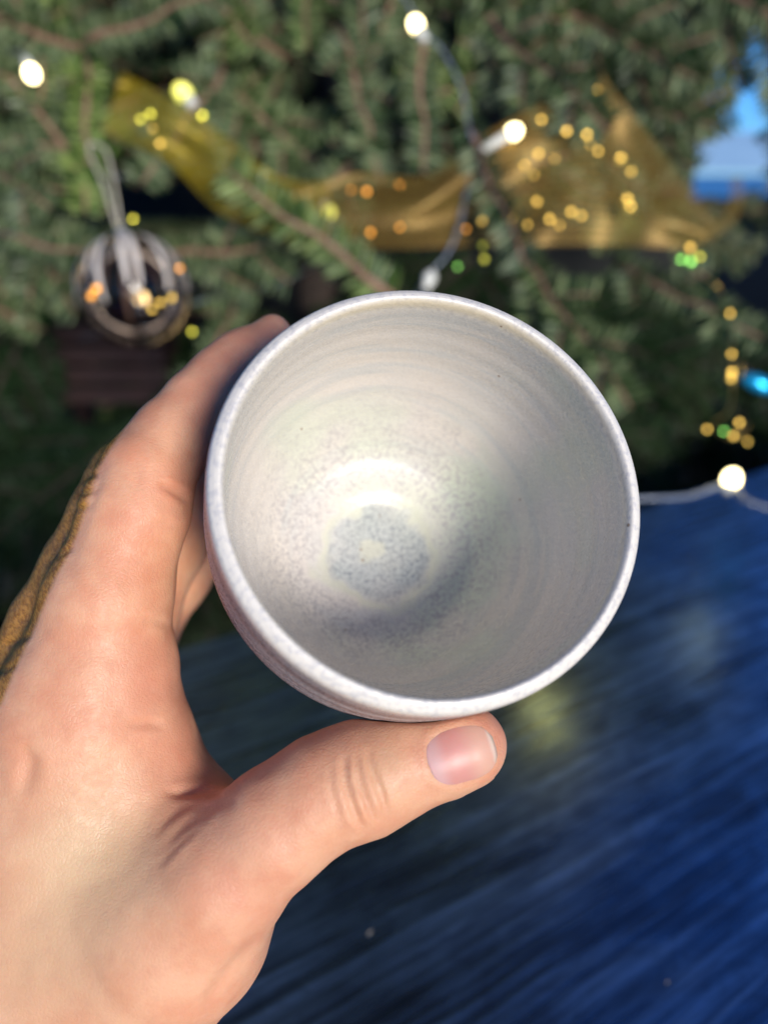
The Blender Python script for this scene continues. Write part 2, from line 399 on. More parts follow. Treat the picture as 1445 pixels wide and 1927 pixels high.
# ------------------------------------------------------------------ gold ribbon with sequins
def mat_ribbon(ca, cb):
    t = NT('gold_mesh_ribbon'); uv = t.n('ShaderNodeTexCoord').outputs['UV']
    P = t.coord()
    def wave(direction, sc):
        w = t.n('ShaderNodeTexWave'); w.bands_direction = direction; t.l(uv, w.inputs['Vector']); w.inputs['Scale'].default_value = sc
        return w.outputs['Fac']
    weave = t.math('MAXIMUM', wave('X', 60), wave('Y', 22))
    big = t.noise(P, 16, 3)
    t.put(t.b.inputs['Base Color'], t.mix(big, ca, cb))
    t.b.inputs['Metallic'].default_value = 0.35; t.b.inputs['Roughness'].default_value = 0.42
    t.put(t.b.inputs['Alpha'], t.mapr(weave, 0.45, 0.85, 0.06, 0.58))
    return t.m
M_ribbon = mat_ribbon((0.20, 0.105, 0.018), (0.44, 0.28, 0.05)); M_ribbon_y = mat_ribbon((0.34, 0.22, 0.01), (0.62, 0.46, 0.02))
M_sequin = simple('gold_sequin', (1.0, 0.62, 0.12), 0.34, 1.0)
M_sequin_o = simple('amber_sequin', (1.0, 0.40, 0.06), 0.34, 1.0)
M_sequin_y = simple('lemon_sequin', (0.95, 0.85, 0.10), 0.34, 1.0)
M_sequin_g = simple('green_sequin', (0.25, 0.65, 0.12), 0.34, 1.0)
ribbon = empty('gold_ribbon', at(750, 465, 0.64)); tag(ribbon, 'wide sheer gold mesh ribbon with glinting sequins draped across the fir branches', 'ribbon')
def patch(name, top, bot, dep, rip, nu=60, nv=14, mt=None):
    def samp(c, u):
        f = u * (len(c) - 1); i = min(len(c) - 2, int(f)); return c[i][0] + (c[i + 1][0] - c[i][0]) * (f - i), c[i][1] + (c[i + 1][1] - c[i][1]) * (f - i)
    T = [(p.x, p.y) for p in catmull([(x, y, 0) for x, y in top], 6)]; B_ = [(p.x, p.y) for p in catmull([(x, y, 0) for x, y in bot], 6)]
    v = []; f = []
    for i in range(nu + 1):
        u = i / nu; t_, b_ = samp(T, u), samp(B_, u); d0 = dep[0] + (dep[1] - dep[0]) * u
        for j in range(nv + 1):
            w = j / nv; px = t_[0] + (b_[0] - t_[0]) * w; py = t_[1] + (b_[1] - t_[1]) * w
            d = d0 + rip * (math.sin(u * 17 + w * 2.2) + 0.6 * math.sin(w * 9 + u * 6))
            v.append(at(px, py, d) - ribbon.location)
    for i in range(nu):
        for j in range(nv):
            q = i * (nv + 1) + j; f.append((q, q + 1, q + nv + 2, q + nv + 1))
    o = obj(name, v, f, mt or M_ribbon, ribbon)
    uvl = o.data.uv_layers.new(name='UVMap'); lv = np.empty(len(o.data.loops), int); o.data.loops.foreach_get('vertex_index', lv)
    uvs = np.stack([(lv // (nv + 1)) / nu, (lv % (nv + 1)) / nv * 0.3], 1); uvl.data.foreach_set('uv', uvs.ravel().astype(float))
    return o
patch('ribbon_band', [(560, 350), (680, 325), (800, 330), (900, 260), (1000, 205), (1085, 172), (1122, 152), (1134, 138), (1146, 158), (1190, 215), (1262, 305), (1352, 415)],
      [(535, 462), (640, 466), (760, 468), (850, 465), (930, 464), (1000, 463), (1060, 462), (1120, 462), (1180, 463), (1230, 466), (1310, 470)], (0.655, 0.665), 0.006)
patch('ribbon_band', [(230, 135), (330, 190), (430, 260), (520, 330), (620, 345)], [(195, 250), (310, 300), (400, 390), (500, 440), (620, 466)], (0.69, 0.66), 0.009, mt=M_ribbon_y)
patch('ribbon_tail', [(1395, 330), (1400, 380), (1370, 430), (1320, 460), (1290, 455)], [(1372, 335), (1372, 380), (1345, 420), (1310, 440), (1283, 478)], (0.70, 0.665), 0.002, 20, 4)
def disc(r, n=10):
    m = MB(); rings = [(0.0, 0.0), (0.5, -0.05), (0.9, -0.16), (1.0, -0.24)]
    v = [(0, 0, 0)]; f = []
    for a, h in rings[1:]:
        for k in range(n): v.append((r * a * math.cos(6.2832 * k / n), r * a * math.sin(6.2832 * k / n), h * r))
    for k in range(n): f.append((0, 1 + k, 1 + (k + 1) % n))
    for i in range(2):
        for k in range(n): f.append((1 + i * n + k, 1 + (i + 1) * n + k, 1 + (i + 1) * n + (k + 1) % n, 1 + i * n + (k + 1) % n))
    m.add(v, f); return m
SEQ = {c: disc(0.0026).mesh('sequin', m) for c, m in (('g', M_sequin), ('o', M_sequin_o), ('y', M_sequin_y), ('n', M_sequin_g))}
def seq(px, py, d, col, parent, off=0.12, s=1.0, name='sequin'):
    p = at(px, py, d); h = ((CAM - p).normalized() + TO_SUN).normalized()
    h = (h + Vector((rs.uniform(-off, off), rs.uniform(-off, off), rs.uniform(-off, off)))).normalized()
    q = Vector((0, 0, 1)).rotation_difference(h).to_matrix().to_4x4()
    link(name, SEQ[col], parent, Matrix.Translation(p - parent.location) @ q @ Matrix.Scale(s, 4))
for px, py, c, off, s in ((1019, 225, 'g', .1, 1), (1066, 246, 'g', .04, 1.2), (1104, 253, 'g', .04, 1.2), (1013, 290, 'g', .14, 1), (988, 312, 'g', .25, .9), (1186, 321, 'g', .14, 1), (1110, 270, 'g', .25, .9),
    (1126, 285, 'g', .25, .9), (907, 416, 'g', .03, 1.1), (950, 410, 'g', .05, 1), (966, 414, 'g', .04, 1), (990, 424, 'g', .22, .9), (1034, 412, 'g', .03, 1.1), (1052, 422, 'g', .2, .9), (1075, 398, 'g', .03, 1.1),
    (1094, 406, 'g', .2, .9), (1010, 378, 'g', .28, 1), (690, 360, 'o', .05, 1), (697, 438, 'o', .06, 1), (752, 427, 'o', .25, .8), (750, 345, 'o', .28, .8), (878, 430, 'o', .2, .8), (302, 269, 'g', .08, 1),
    (381, 217, 'y', .02, 1.25), (284, 215, 'y', .2, 1.1), (265, 222, 'y', .22, 1.1), (290, 240, 'g', .22, 1), (660, 358, 'o', .3, .8), (1150, 200, 'g', .3, .7), (1122, 170, 'g', .3, .7), (1003, 330, 'g', .3, .8), (1042, 300, 'g', .32, .8)):
    seq(px, py, 0.64, c, ribbon, off, s)

mirror = Vector((CAM.x, CAM.y, -CAM.z))
for k in range(3):  # extra sequins aimed to add gold glints to the table's reflection
    p = at(rs.uniform(1080, 1200), rs.uniform(250, 450), 0.645); h = ((mirror - p).normalized() + TO_SUN).normalized()
    q = Vector((0, 0, 1)).rotation_difference(h).to_matrix().to_4x4()
    link('sequin', SEQ['g'], ribbon, Matrix.Translation(p - ribbon.location) @ q @ Matrix.Scale(1.7, 4))
# ------------------------------------------------------------------ garland of beads at the right edge
M_wire = simple('clear_wire', (0.24, 0.27, 0.33), 0.25, 0.2)
M_gwire = simple('gold_wire', (0.55, 0.36, 0.10), 0.35, 0.9)
gar = empty('bead_garland', at(1300, 470, 0.70)); tag(gar, 'thin gold wire garland with small coloured beads hanging at the right edge of the tree', 'garland')
gm = MB(); gm.tube([p - gar.location for p in catmull([at(1296, 440, .7), at(1300, 500, .71), at(1350, 540, .73), at(1372, 600, .72), at(1378, 700, .70), at(1372, 770, .72), at(1340, 800, .73), at(1375, 825, .72), at(1410, 800, .72)], 6)], 0.0008, 6)
gm.build('wire', M_gwire, gar)
for px, py, c, off, s in ((1298, 466, 'g', .08, 1.1), (1318, 482, 'y', .18, 1), (1300, 492, 'n', .02, 1.5), (1282, 488, 'n', .05, 1.3), (1372, 590, 'g', .26, 1), (1376, 665, 'g', .22, 1), (1377, 700, 'g', .03, 1.2), (1375, 712, 'g', .05, 1.1),
    (1362, 810, 'n', .12, 1), (1380, 820, 'g', .16, 1), (1391, 795, 'g', .2, 1), (1330, 808, 'g', .34, .9), (1408, 832, 'g', .34, .9), (911, 487, 'y', .06, 1.1), (908, 462, 'y', .24, 1), (862, 502, 'n', .3, .9), (362, 624, 'y', .05, 1), (250, 411, 'y', .12, 1)):
    seq(px, py, 0.655, c, gar, off, s, 'bead')
# turquoise glass drop at the right margin
M_turq = simple('turquoise_glass', (0.02, 0.45, 0.75), 0.25, 0.6)
dr = empty('glass_drop', at(1425, 722, 0.74)); tag(dr, 'turquoise glass drop ornament lying at the right margin of the tree', 'ornament')
dm = MB(); dm.sphere((0, 0, 0), 0.0085, 14, 9, 0, 2.2, at(1470, 745, .74) - at(1395, 715, .74)); dm.build('drop', M_turq, dr)
dm = MB(); e_ = at(1398, 716, .74) - dr.location; dm.tube([e_, e_ + Vector((-.004, 0, .004)), e_ + Vector((-.005, 0, .02))], 0.0008, 6); dm.build('hook', M_gwire, dr)

# ------------------------------------------------------------------ fairy lights
M_led = simple('led_glow', (1, 0.9, 0.6), 0.3, 0, 0.5, (1.0, 0.83, 0.42), 9.0)
M_led_y = simple('led_glow_yellow', (1, 0.9, 0.4), 0.3, 0, 0.5, (0.80, 0.78, 0.05), 1.6)
M_led_added = simple('led_glow_gold', (1, 0.8, 0.3), 0.3, 0, 0.5, (1.0, 0.66, 0.16), 16.0)  # glow added for gold reflections on the table
M_sock = simple('led_socket', (0.75, 0.74, 0.66), 0.3)
def light_string(label, wire, bulbs, r=0.0007):
    root = empty('fairy_lights', at(*wire[0])); tag(root, label, 'string lights', 'strings of fairy lights')
    for off in (0.0, 1.0):
        w = MB(); pts = catmull([at(*p) for p in wire], 8)
        pts = [p - root.location + (RT * math.sin(i * 0.9 + off * 3.14) + FW * math.cos(i * 0.9 + off * 3.14)) * r * 1.0 for i, p in enumerate(pts)]
        w.tube(pts, r, 7); w.build('wire', M_wire, root)
    for (bx, by, bd, sx, sy, mat, rad) in bulbs:
        p = at(bx, by, bd); s_ = at(sx, sy, bd); ax = (p - s_).normalized()
        m = MB(); m.tube([s_ - root.location, p - ax * rad * 0.7 - root.location], [rad * 0.62, rad * 0.75], 10); bb = m.build('socket', M_sock, root)
        m = MB(); m.sphere(p - root.location, rad, 14, 9, 0, 1.25, ax); m.build('bulb', mat, root)
    return root
light_string('clear fairy light wire hanging down the middle of the tree above the cup', [(960, -420, .60), (930, -300, .60), (840, -160, .64), (740, -60, .67), (770, 10, .66), (800, 62, .66), (832, 95, .66), (868, 165, .655), (885, 250, .65), (902, 288, .65), (880, 350, .655), (862, 430, .655), (840, 480, .66), (805, 520, .66), (790, 560, .68), (860, 680, .63), (1000, 790, .56), (1088, 812, .53), (1060, 900, .54)],
             [(1088, 846, .53, 1088, 815, M_led_added, .0056), (1050, 880, .54, 1060, 850, M_led_added, .005), (950, -300, .58, 930, -300, M_led_y, .0062), (985, -360, .59, 960, -350, M_led_y, .0062), (783, 46, .655, 800, 78, M_led, .0058), (966, 248, .645, 905, 284, M_led, .0056), (808, 524, .66, 800, 545, M_sock, .006)])  # unseen gold and high yellow bulbs are added to put reflections on the table
light_string('fairy light wire tucked among the branches at the upper left', [(-60, 60, .70), (20, 95, .69), (50, 112, .68), (120, 220, .75), (210, 330, .78), (380, 300, .8), (520, 350, .78), (600, 380, .72), (640, 420, .74), (560, 520, .8), (400, 560, .76), (268, 600, .71), (150, 640, .85)],
             [(60, 138, .68, 50, 112, M_led, .0062), (620, 398, .70, 606, 378, M_led_y, .0050), (268, 563, .71, 268, 590, M_led, .0054), (345, 176, .72, 365, 200, M_led_y, .0085)])  # last yellow bulb is added to make a bright spot by the ribbon
tb_ = on_plane(1375, 905)
light_string('fairy light wire lying along the far edge of the black table', [(1150, 940, .56), (1215, 938, .57), (1290, 934, .585), (1340, 918, .60), (1375, 915, .60), (1400, 940, .585), (1445, 956, .575), (1530, 985, .56)],
             [(1376, 902, .60, 1366, 930, M_led, .0066)], 0.0017)

# ------------------------------------------------------------------ glass bauble
def mat_glass():
    t = NT('clear_glass'); t.t.nodes.remove(t.b)
    tr = t.n('ShaderNodeBsdfTransparent'); tr.inputs[0].default_value = (0.62, 0.55, 0.50, 1)
    gl = t.n('ShaderNodeBsdfGlossy'); gl.inputs['Roughness'].default_value = 0.04
    fr = t.n('ShaderNodeFresnel'); fr.inputs[0].default_value = 1.6
    mx = t.n('ShaderNodeMixShader'); t.l(t.math('MULTIPLY', fr.outputs[0], 0.5), mx.inputs[0]); t.l(tr.outputs[0], mx.inputs[1]); t.l(gl.outputs[0], mx.inputs[2]); t.l(mx.outputs[0], t.out.inputs[0])
    return t.m
M_glass = mat_glass()
M_white = mat_noise('white_painted_stroke', (0.62, 0.54, 0.46), (0.78, 0.70, 0.62), 60, 0.6, 0.2)
M_cap = simple('silver_cap', (0.85, 0.82, 0.75), 0.3, 0.9)
M_cord = mat_noise('cream_cord', (0.40, 0.36, 0.26), (0.55, 0.50, 0.38), 200, 0.9)
bc = at(252, 548, 0.64); br = 103 / FPX * 0.64
bau = empty('glass_bauble', bc); tag(bau, 'clear glass bauble with white feathery strokes hanging on a cream cord at the left', 'bauble')
m = MB(); m.sphere((0, 0, 0), br, 36, 24); m.build('globe', M_glass, bau)
caxis = (at(232, 445, .64) - bc).normalized()
q = Vector((0, 0, 1)).rotation_difference(caxis)
def onb(th, ph, r): return q @ (Vector((math.sin(th) * math.cos(ph), math.sin(th) * math.sin(ph), math.cos(th))) * r)
for k in range(18):
    ph = 6.2832 * k / 18 + rs.uniform(-.08, .08); end = rs.uniform(1.35, 2.0); v = []; f = []; n = 14
    for i in range(n + 1):
        th = 0.13 + (end - 0.13) * i / n; wd = br * 0.058 * math.sin(math.pi * min(1, 0.12 + 0.8 * i / n)) ** 0.7; a = wd / (br * max(.15, math.sin(th)))
        for e in (-1, 0, 1): v.append(onb(th, ph + e * a, br * (1.004 + (0.012 if e == 0 else 0))))
    for i in range(n):
        for e in range(2): f.append((i * 3 + e, i * 3 + e + 1, i * 3 + e + 4, i * 3 + e + 3))
    obj('stroke', v, f, M_white, bau)
for px, py, c, off, s_ in ((183, 543, 'o', .02, 1.3), (172, 556, 'o', .04, 1.2), (303, 570, 'g', .12, 1), (322, 560, 'g', .2, 1), (286, 582, 'g', .24, .9), (340, 505, 'o', .2, 1)): seq(px, py, 0.578, c, bau, off, s_, 'glitter')  # added discs standing in for lights reflected in the glass
m = MB(); m.tube([caxis * br * 0.985, caxis * br * 1.13], [br * .13, br * .12], 14); m.build('cap', M_cap, bau)
top = at(228, 430, .64) - bc
m = MB(); m.tube(catmull([top - caxis * .006, top + Vector((-.004, 0, .004)), at(196, 350, .64) - bc, at(170, 290, .65) - bc, at(172, 270, .655) - bc, at(200, 285, .65) - bc, at(214, 340, .645) - bc, at(224, 400, .64) - bc, top - caxis * .004], 8), 0.0013, 8); m.build('cord', M_cord, bau)

# ------------------------------------------------------------------ ceramic cup (lathe along the cup's axis)
C0 = np.array([10.57, 5.53, 149.5])          # rim centre, mm in the camera frame
CB = np.array([-1.30, -11.11, 213.33])       # centre of the inside floor
AX = (C0 - CB) / np.linalg.norm(C0 - CB)                                                # towards the viewer
DEPTH = float(np.linalg.norm(C0 - CB))
def interp_profile(P, n=6):
    return [(p.x, p.y) for p in catmull([(a, b, 0) for a, b in P], n)]
# (radius, distance below rim), mm
OUT = [(43.6, 0.5), (44.9, 1.6), (45.5, 4.0), (45.9, 11), (46.6, 22), (46.9, 34), (45.6, 46), (41.4, 58), (34, 67), (29.5, 71), (28.5, 74), (28.2, DEPTH + 7), (26.5, DEPTH + 7.6), (24, DEPTH + 7), (22, DEPTH + 5), (0.01, DEPTH + 4.5)]
INN = [(0.01, DEPTH - 0.12), (1.6, DEPTH - 0.1), (3.2, DEPTH), (6, DEPTH), (11, DEPTH + .1), (14, DEPTH - .2), (15.6, DEPTH - .8), (17.4, DEPTH - 1.4), (22, DEPTH - 2.2), (26.5, DEPTH - 3.6), (30.5, DEPTH - 7), (34.5, DEPTH - 13), (38.6, DEPTH - 22.5), (41.6, DEPTH - 35), (42.4, DEPTH - 46), (42.3, 12), (41.9, 5), (41.8, 2.2), (42.1, 0.9), (42.7, 0.25), (43.6, 0.5)]
prof = interp_profile(INN, 6) + interp_profile(OUT, 6)[1:]
zax = Vector(AX.tolist()); xax = Vector((0, 1, 0)).cross(zax).normalized(); yax = zax.cross(xax)
CUPM = Matrix((xax, yax, zax)).transposed()
NS = 160
v = []; f = []
for i, (r_, h_) in enumerate(prof):
    for k in range(NS):
        w = 2 * math.pi * k / NS
        wob = 0.0
        if i > len(prof) * 0.55: wob = 0.18 * math.sin(h_ * 1.9 + 0.5 * math.sin(w)) * min(1, max(0, (h_ - 5) / 6)) * (h_ < 68)   # throwing rings outside
        else: wob = 0.10 * math.sin(h_ * 0.85 + w) * min(1, max(0, (h_ - 6) / 8)) * min(1, r_ / 30)
        rim = 0.22 * math.sin(2 * w + 1.0) + 0.12 * math.sin(3 * w)
        rr = max(0.0001, r_ + wob + (rim if r_ > 30 else 0))
        v.append((rr * math.cos(w) / 1000, rr * math.sin(w) / 1000, -(h_ + 0.15 * math.sin(3 * w + .6) * (h_ < 10)) / 1000))
NP = len(prof)
for i in range(NP - 1):
    for k in range(NS):
        f.append((i * NS + k, (i + 1) * NS + k, (i + 1) * NS + (k + 1) % NS, i * NS + (k + 1) % NS))
def mat_cup():
    t = NT('speckled_glaze'); P = t.coord()
    sx = t.n('ShaderNodeSeparateXYZ'); t.l(P, sx.inputs[0]); X, Y, Z = sx.outputs
    r = t.math('SQRT', t.math('ADD', t.math('MULTIPLY', X, X), t.math('MULTIPLY', Y, Y)))
    rmm = t.math('MULTIPLY', r, 1000.0); h = t.math('MULTIPLY', Z, -1000.0)
    wob = t.math('ADD', t.math('MULTIPLY', t.math('SUBTRACT', t.noise(P, 120, 4), 0.5), 7.0), t.math('MULTIPLY', t.math('SUBTRACT', t.noise(P, 60, 2), 0.5), 13.0))
    rw = t.math('ADD', rmm, wob)
    n1 = t.noise(P, 1500, 3, 0.65); n2 = t.noise(P, 850, 4, 0.6); n3 = t.noise(P, 45, 3); n4 = t.noise(P, 25, 2)
    swirl = t.noise(t.scalev(P, (14, 14, 190)), 1.0, 4, 0.6, 0.7)
    white = t.mix(t.mapr(n3, 0.3, 0.7), (0.715, 0.64, 0.56), (0.67, 0.62, 0.56))
    white = t.mix(t.math('MULTIPLY', t.mapr(swirl, 0.48, 0.64), 0.45), white, (0.46, 0.49, 0.49))
    # green-cream tint pools, lilac break
    white = t.mix(t.math('MULTIPLY', t.mapr(n4, 0.5, 0.68), 0.55), white, (0.62, 0.66, 0.50))
    pool = t.math('MULTIPLY', t.math('MULTIPLY', t.mapr(rmm, 13, 22), t.mapr(rmm, 42, 33)), t.mapr(t.math('ADD', t.math('MULTIPLY', X, -1000.0), t.math('MULTIPLY', Y, -350.0)), -4, 22))
    white = t.mix(t.math('MULTIPLY', pool, t.mapr(n3, 0.35, 0.62, 0.15, 0.75)), white, (0.60, 0.66, 0.50))
    spk = t.mapr(n2, 0.47, 0.60)
    spk1 = t.mapr(n1, 0.46, 0.62)
    sp = t.math('MAXIMUM', spk, t.math('MULTIPLY', spk1, 0.6))
    ring = t.math('MULTIPLY', t.mapr(rw, 16, 22), t.mapr(rw, 40, 26))
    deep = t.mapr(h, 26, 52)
    c = t.mix(t.math('MULTIPLY', t.math('MULTIPLY', sp, ring), 0.75), white, (0.38, 0.345, 0.335))
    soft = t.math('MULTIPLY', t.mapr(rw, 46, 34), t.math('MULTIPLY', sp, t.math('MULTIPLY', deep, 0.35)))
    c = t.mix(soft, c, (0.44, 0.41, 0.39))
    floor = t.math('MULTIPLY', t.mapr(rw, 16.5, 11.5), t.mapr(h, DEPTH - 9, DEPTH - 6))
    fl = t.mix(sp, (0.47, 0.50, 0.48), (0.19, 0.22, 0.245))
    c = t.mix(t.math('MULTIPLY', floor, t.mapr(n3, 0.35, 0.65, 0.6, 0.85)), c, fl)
    cen = t.math('MULTIPLY', t.mapr(rw, 4.4, 1.8), t.mapr(h, DEPTH - 9, DEPTH - 6))
    c = t.mix(t.math('MULTIPLY', cen, 0.55), c, (0.62, 0.60, 0.46))
    yr = t.math('MULTIPLY', t.math('MULTIPLY', t.mapr(rw, 13.5, 15.5), t.mapr(rw, 18.5, 16)), t.mapr(h, DEPTH - 9, DEPTH - 6))
    c = t.mix(t.math('MULTIPLY', yr, 0.4), c, (0.60, 0.61, 0.44))
    # rim: white with blue-grey crawl, cream line on the inner edge
    rim = t.math('MULTIPLY', t.mapr(h, 5.5, 3.0), 1.0)
    rc = t.mix(t.math('MULTIPLY', t.mapr(n2, 0.47, 0.62), 0.85), (0.80, 0.735, 0.64), (0.60, 0.565, 0.535))
    c = t.mix(rim, c, rc)
    edge = t.math('MULTIPLY', t.math('MULTIPLY', t.mapr(rmm, 42.4, 41.6), t.mapr(h, 4.5, 1.5)), 0.75)
    c = t.mix(edge, c, (0.66, 0.55, 0.36))
    # outside below the lip: pinkish-brown breaking over the throwing rings
    outside = t.math('MULTIPLY', t.mapr(t.math('SUBTRACT', rmm, t.mapr(h, 0, 30, 43.2, 45.0, False)), -0.4, 0.4), t.mapr(h, 3.2, 6))
    lowout = t.mapr(h, DEPTH + 2, DEPTH + 4)
    outside = t.math('MAXIMUM', outside, lowout)
    line = t.noise(t.scalev(P, (12, 12, 900)), 1.0, 3, 0.6)
    oc = t.mix(t.mapr(line, 0.4, 0.62), (0.36, 0.27, 0.25), (0.56, 0.50, 0.48))
    c = t.mix(outside, c, oc)
    # iron specks
    vo = t.n('ShaderNodeTexVoronoi'); t.l(P, vo.inputs['Vector']); vo.inputs['Scale'].default_value = 170
    vc = t.n('ShaderNodeSeparateColor'); t.l(vo.outputs['Color'], vc.inputs[0])
    spot = t.math('MULTIPLY', t.mapr(vo.outputs['Distance'], 0.085, 0.05), t.math('GREATER_THAN', vc.outputs[0], 0.84))
    c = t.mix(t.math('MULTIPLY', spot, 0.85), c, (0.23, 0.12, 0.05))
    t.put(t.b.inputs['Base Color'], c)
    rough = t.mapr(n2, 0.4, 0.65, 0.24, 0.42)
    t.put(t.b.inputs['Roughness'], rough)
    t.b.inputs['Specular IOR Level'].default_value = 0.5
    hh = t.math('ADD', t.math('MULTIPLY', n2, 0.6), t.math('MULTIPLY', n1, 0.4))
    t.put(t.b.inputs['Normal'], t.bump(hh, 0.35, 0.0005))
    return t.m
cup = obj('ceramic_cup', v, f, mat_cup())
cr3 = Matrix((RT, UP, FW)).transposed() @ CUPM
cup.matrix_world = Matrix.Translation(cw(*(C0 / 1000))) @ cr3.to_4x4()
tag(cup, 'round handmade ceramic cup with speckled white and grey glaze, tilted open towards the viewer', 'cup')

# ------------------------------------------------------------------ hand: one continuous surface from blended round cones
def pc(px, py, d): return np.array([(px - 722.5) / FPX * d, (963.5 - py) / FPX * d, d], np.float32)
def rcone(p, a, b, ra, rb):
    ba = b - a; l2 = float(ba @ ba); pa = p - a
    h = np.clip(pa @ ba / l2, 0, 1)
    q = pa - h[:, None] * ba
    return np.sqrt((q * q).sum(1)) - (ra + (rb - ra) * h)
def smin(a, b, k):
    h = np.maximum(k - np.abs(a - b), 0) / k
    return np.minimum(a, b) - h * h * k * 0.25
def chain(p, pts, k=3.0):
    d = None
    for (a, b) in zip(pts[:-1], pts[1:]):
        e = rcone(p, a[0], b[0], a[1], b[1]); d = e if d is None else smin(d, e, k)
    return d
def J(px, py, d, rpx): return (pc(px, py, d), rpx / FPX * d)
INDEX = [J(120, 1360, 178, 120), J(205, 1130, 178, 112), J(258, 960, 178, 92), J(278, 893, 179, 80), J(325, 826, 184, 72), J(378, 762, 189, 65), J(418, 716, 193, 59), J(456, 680, 197, 52), J(512, 630, 204, 37)]
FILL = [J(40, 1330, 188, 70), J(84, 1228, 188, 64), J(166, 1078, 188, 62), J(219, 978, 188, 62), J(240, 905, 190, 56)]
MIDDLE = [J(95, 1340, 200, 118), J(137, 1173, 196, 100), J(185, 1080, 196, 92), J(225, 985, 197, 86), J(252, 908, 200, 76), J(330, 815, 214, 66), J(420, 735, 230, 56), J(480, 700, 242, 46)]
RING = [J(150, 1330, 222, 90), J(250, 1150, 226, 82), J(318, 1020, 232, 68), J(385, 930, 244, 58), J(450, 850, 258, 48), J(500, 800, 266, 40)]
PINKY = [J(170, 1340, 242, 72), J(262, 1200, 248, 64), J(335, 1090, 254, 54), J(400, 1020, 264, 46), J(450, 970, 272, 38)]
THUMB = [J(330, 1730, 172, 150), J(420, 1640, 166, 122), J(520, 1555, 164, 104), J(610, 1490, 164, 98), J(690, 1462, 165, 98), J(770, 1432, 165, 84), J(850, 1408, 165, 74), J(884, 1402, 165, 66)]
PALM = [(J(130, 1350, 180, 118), J(60, 1800, 190, 230)), (J(215, 1260, 180, 96), J(180, 1620, 184, 160)), (J(150, 1340, 204, 100), J(60, 1800, 220, 200)), (J(150, 1340, 226, 90), J(50, 1800, 236, 180)),
        (J(170, 1345, 244, 74), J(80, 1800, 250, 150)), (J(330, 1730, 176, 150), J(120, 1900, 190, 230)), (J(270, 1420, 184, 60), J(330, 1640, 178, 90)),
        (J(330, 1500, 190, 50), J(400, 1590, 180, 70)), (J(120, 1900, 205, 240), J(-160, 2400, 220, 250)), (J(-160, 2400, 220, 250), J(-500, 3100, 240, 270))]
H_AX = np.array(AX, np.float32); C0f = C0.astype(np.float32)
OP = np.array(interp_profile(OUT[1:12], 4)); OP = OP[np.argsort(OP[:, 1])]
def cup_sdf(p):
    q = p - C0f; h = -(q @ H_AX); rad = np.sqrt(np.maximum(0, (q * q).sum(1) - h * h))
    Rr = np.interp(h, OP[:, 1], OP[:, 0]).astype(np.float32)
    return np.maximum(np.maximum((rad - Rr) * 0.97, -h), h - (DEPTH + 7.6))
def hand_sdf(p):
    P = None
    for a, b in PALM:
        e = rcone(p, a[0], b[0], a[1], b[1]); P = e if P is None else smin(P, e, 12.0)
    I = smin(P, smin(chain(p, INDEX, 4.0), chain(p, FILL, 4.0), 4.0), 7.0)
    T = smin(P, chain(p, THUMB, 5.0), 13.0)
    d = smin(I, T, 5.0)
    for ch in (MIDDLE, RING, PINKY): d = smin(d, smin(P, chain(p, ch, 4.0), 6.0), 9.0 if ch is MIDDLE else 2.0)
    # soft pressing against the cup
    c = 0.15 - cup_sdf(p)
    k = 1.0; hh = np.maximum(k - np.abs(d - c), 0) / k
    return np.maximum(d, c) + hh * hh * k * 0.25
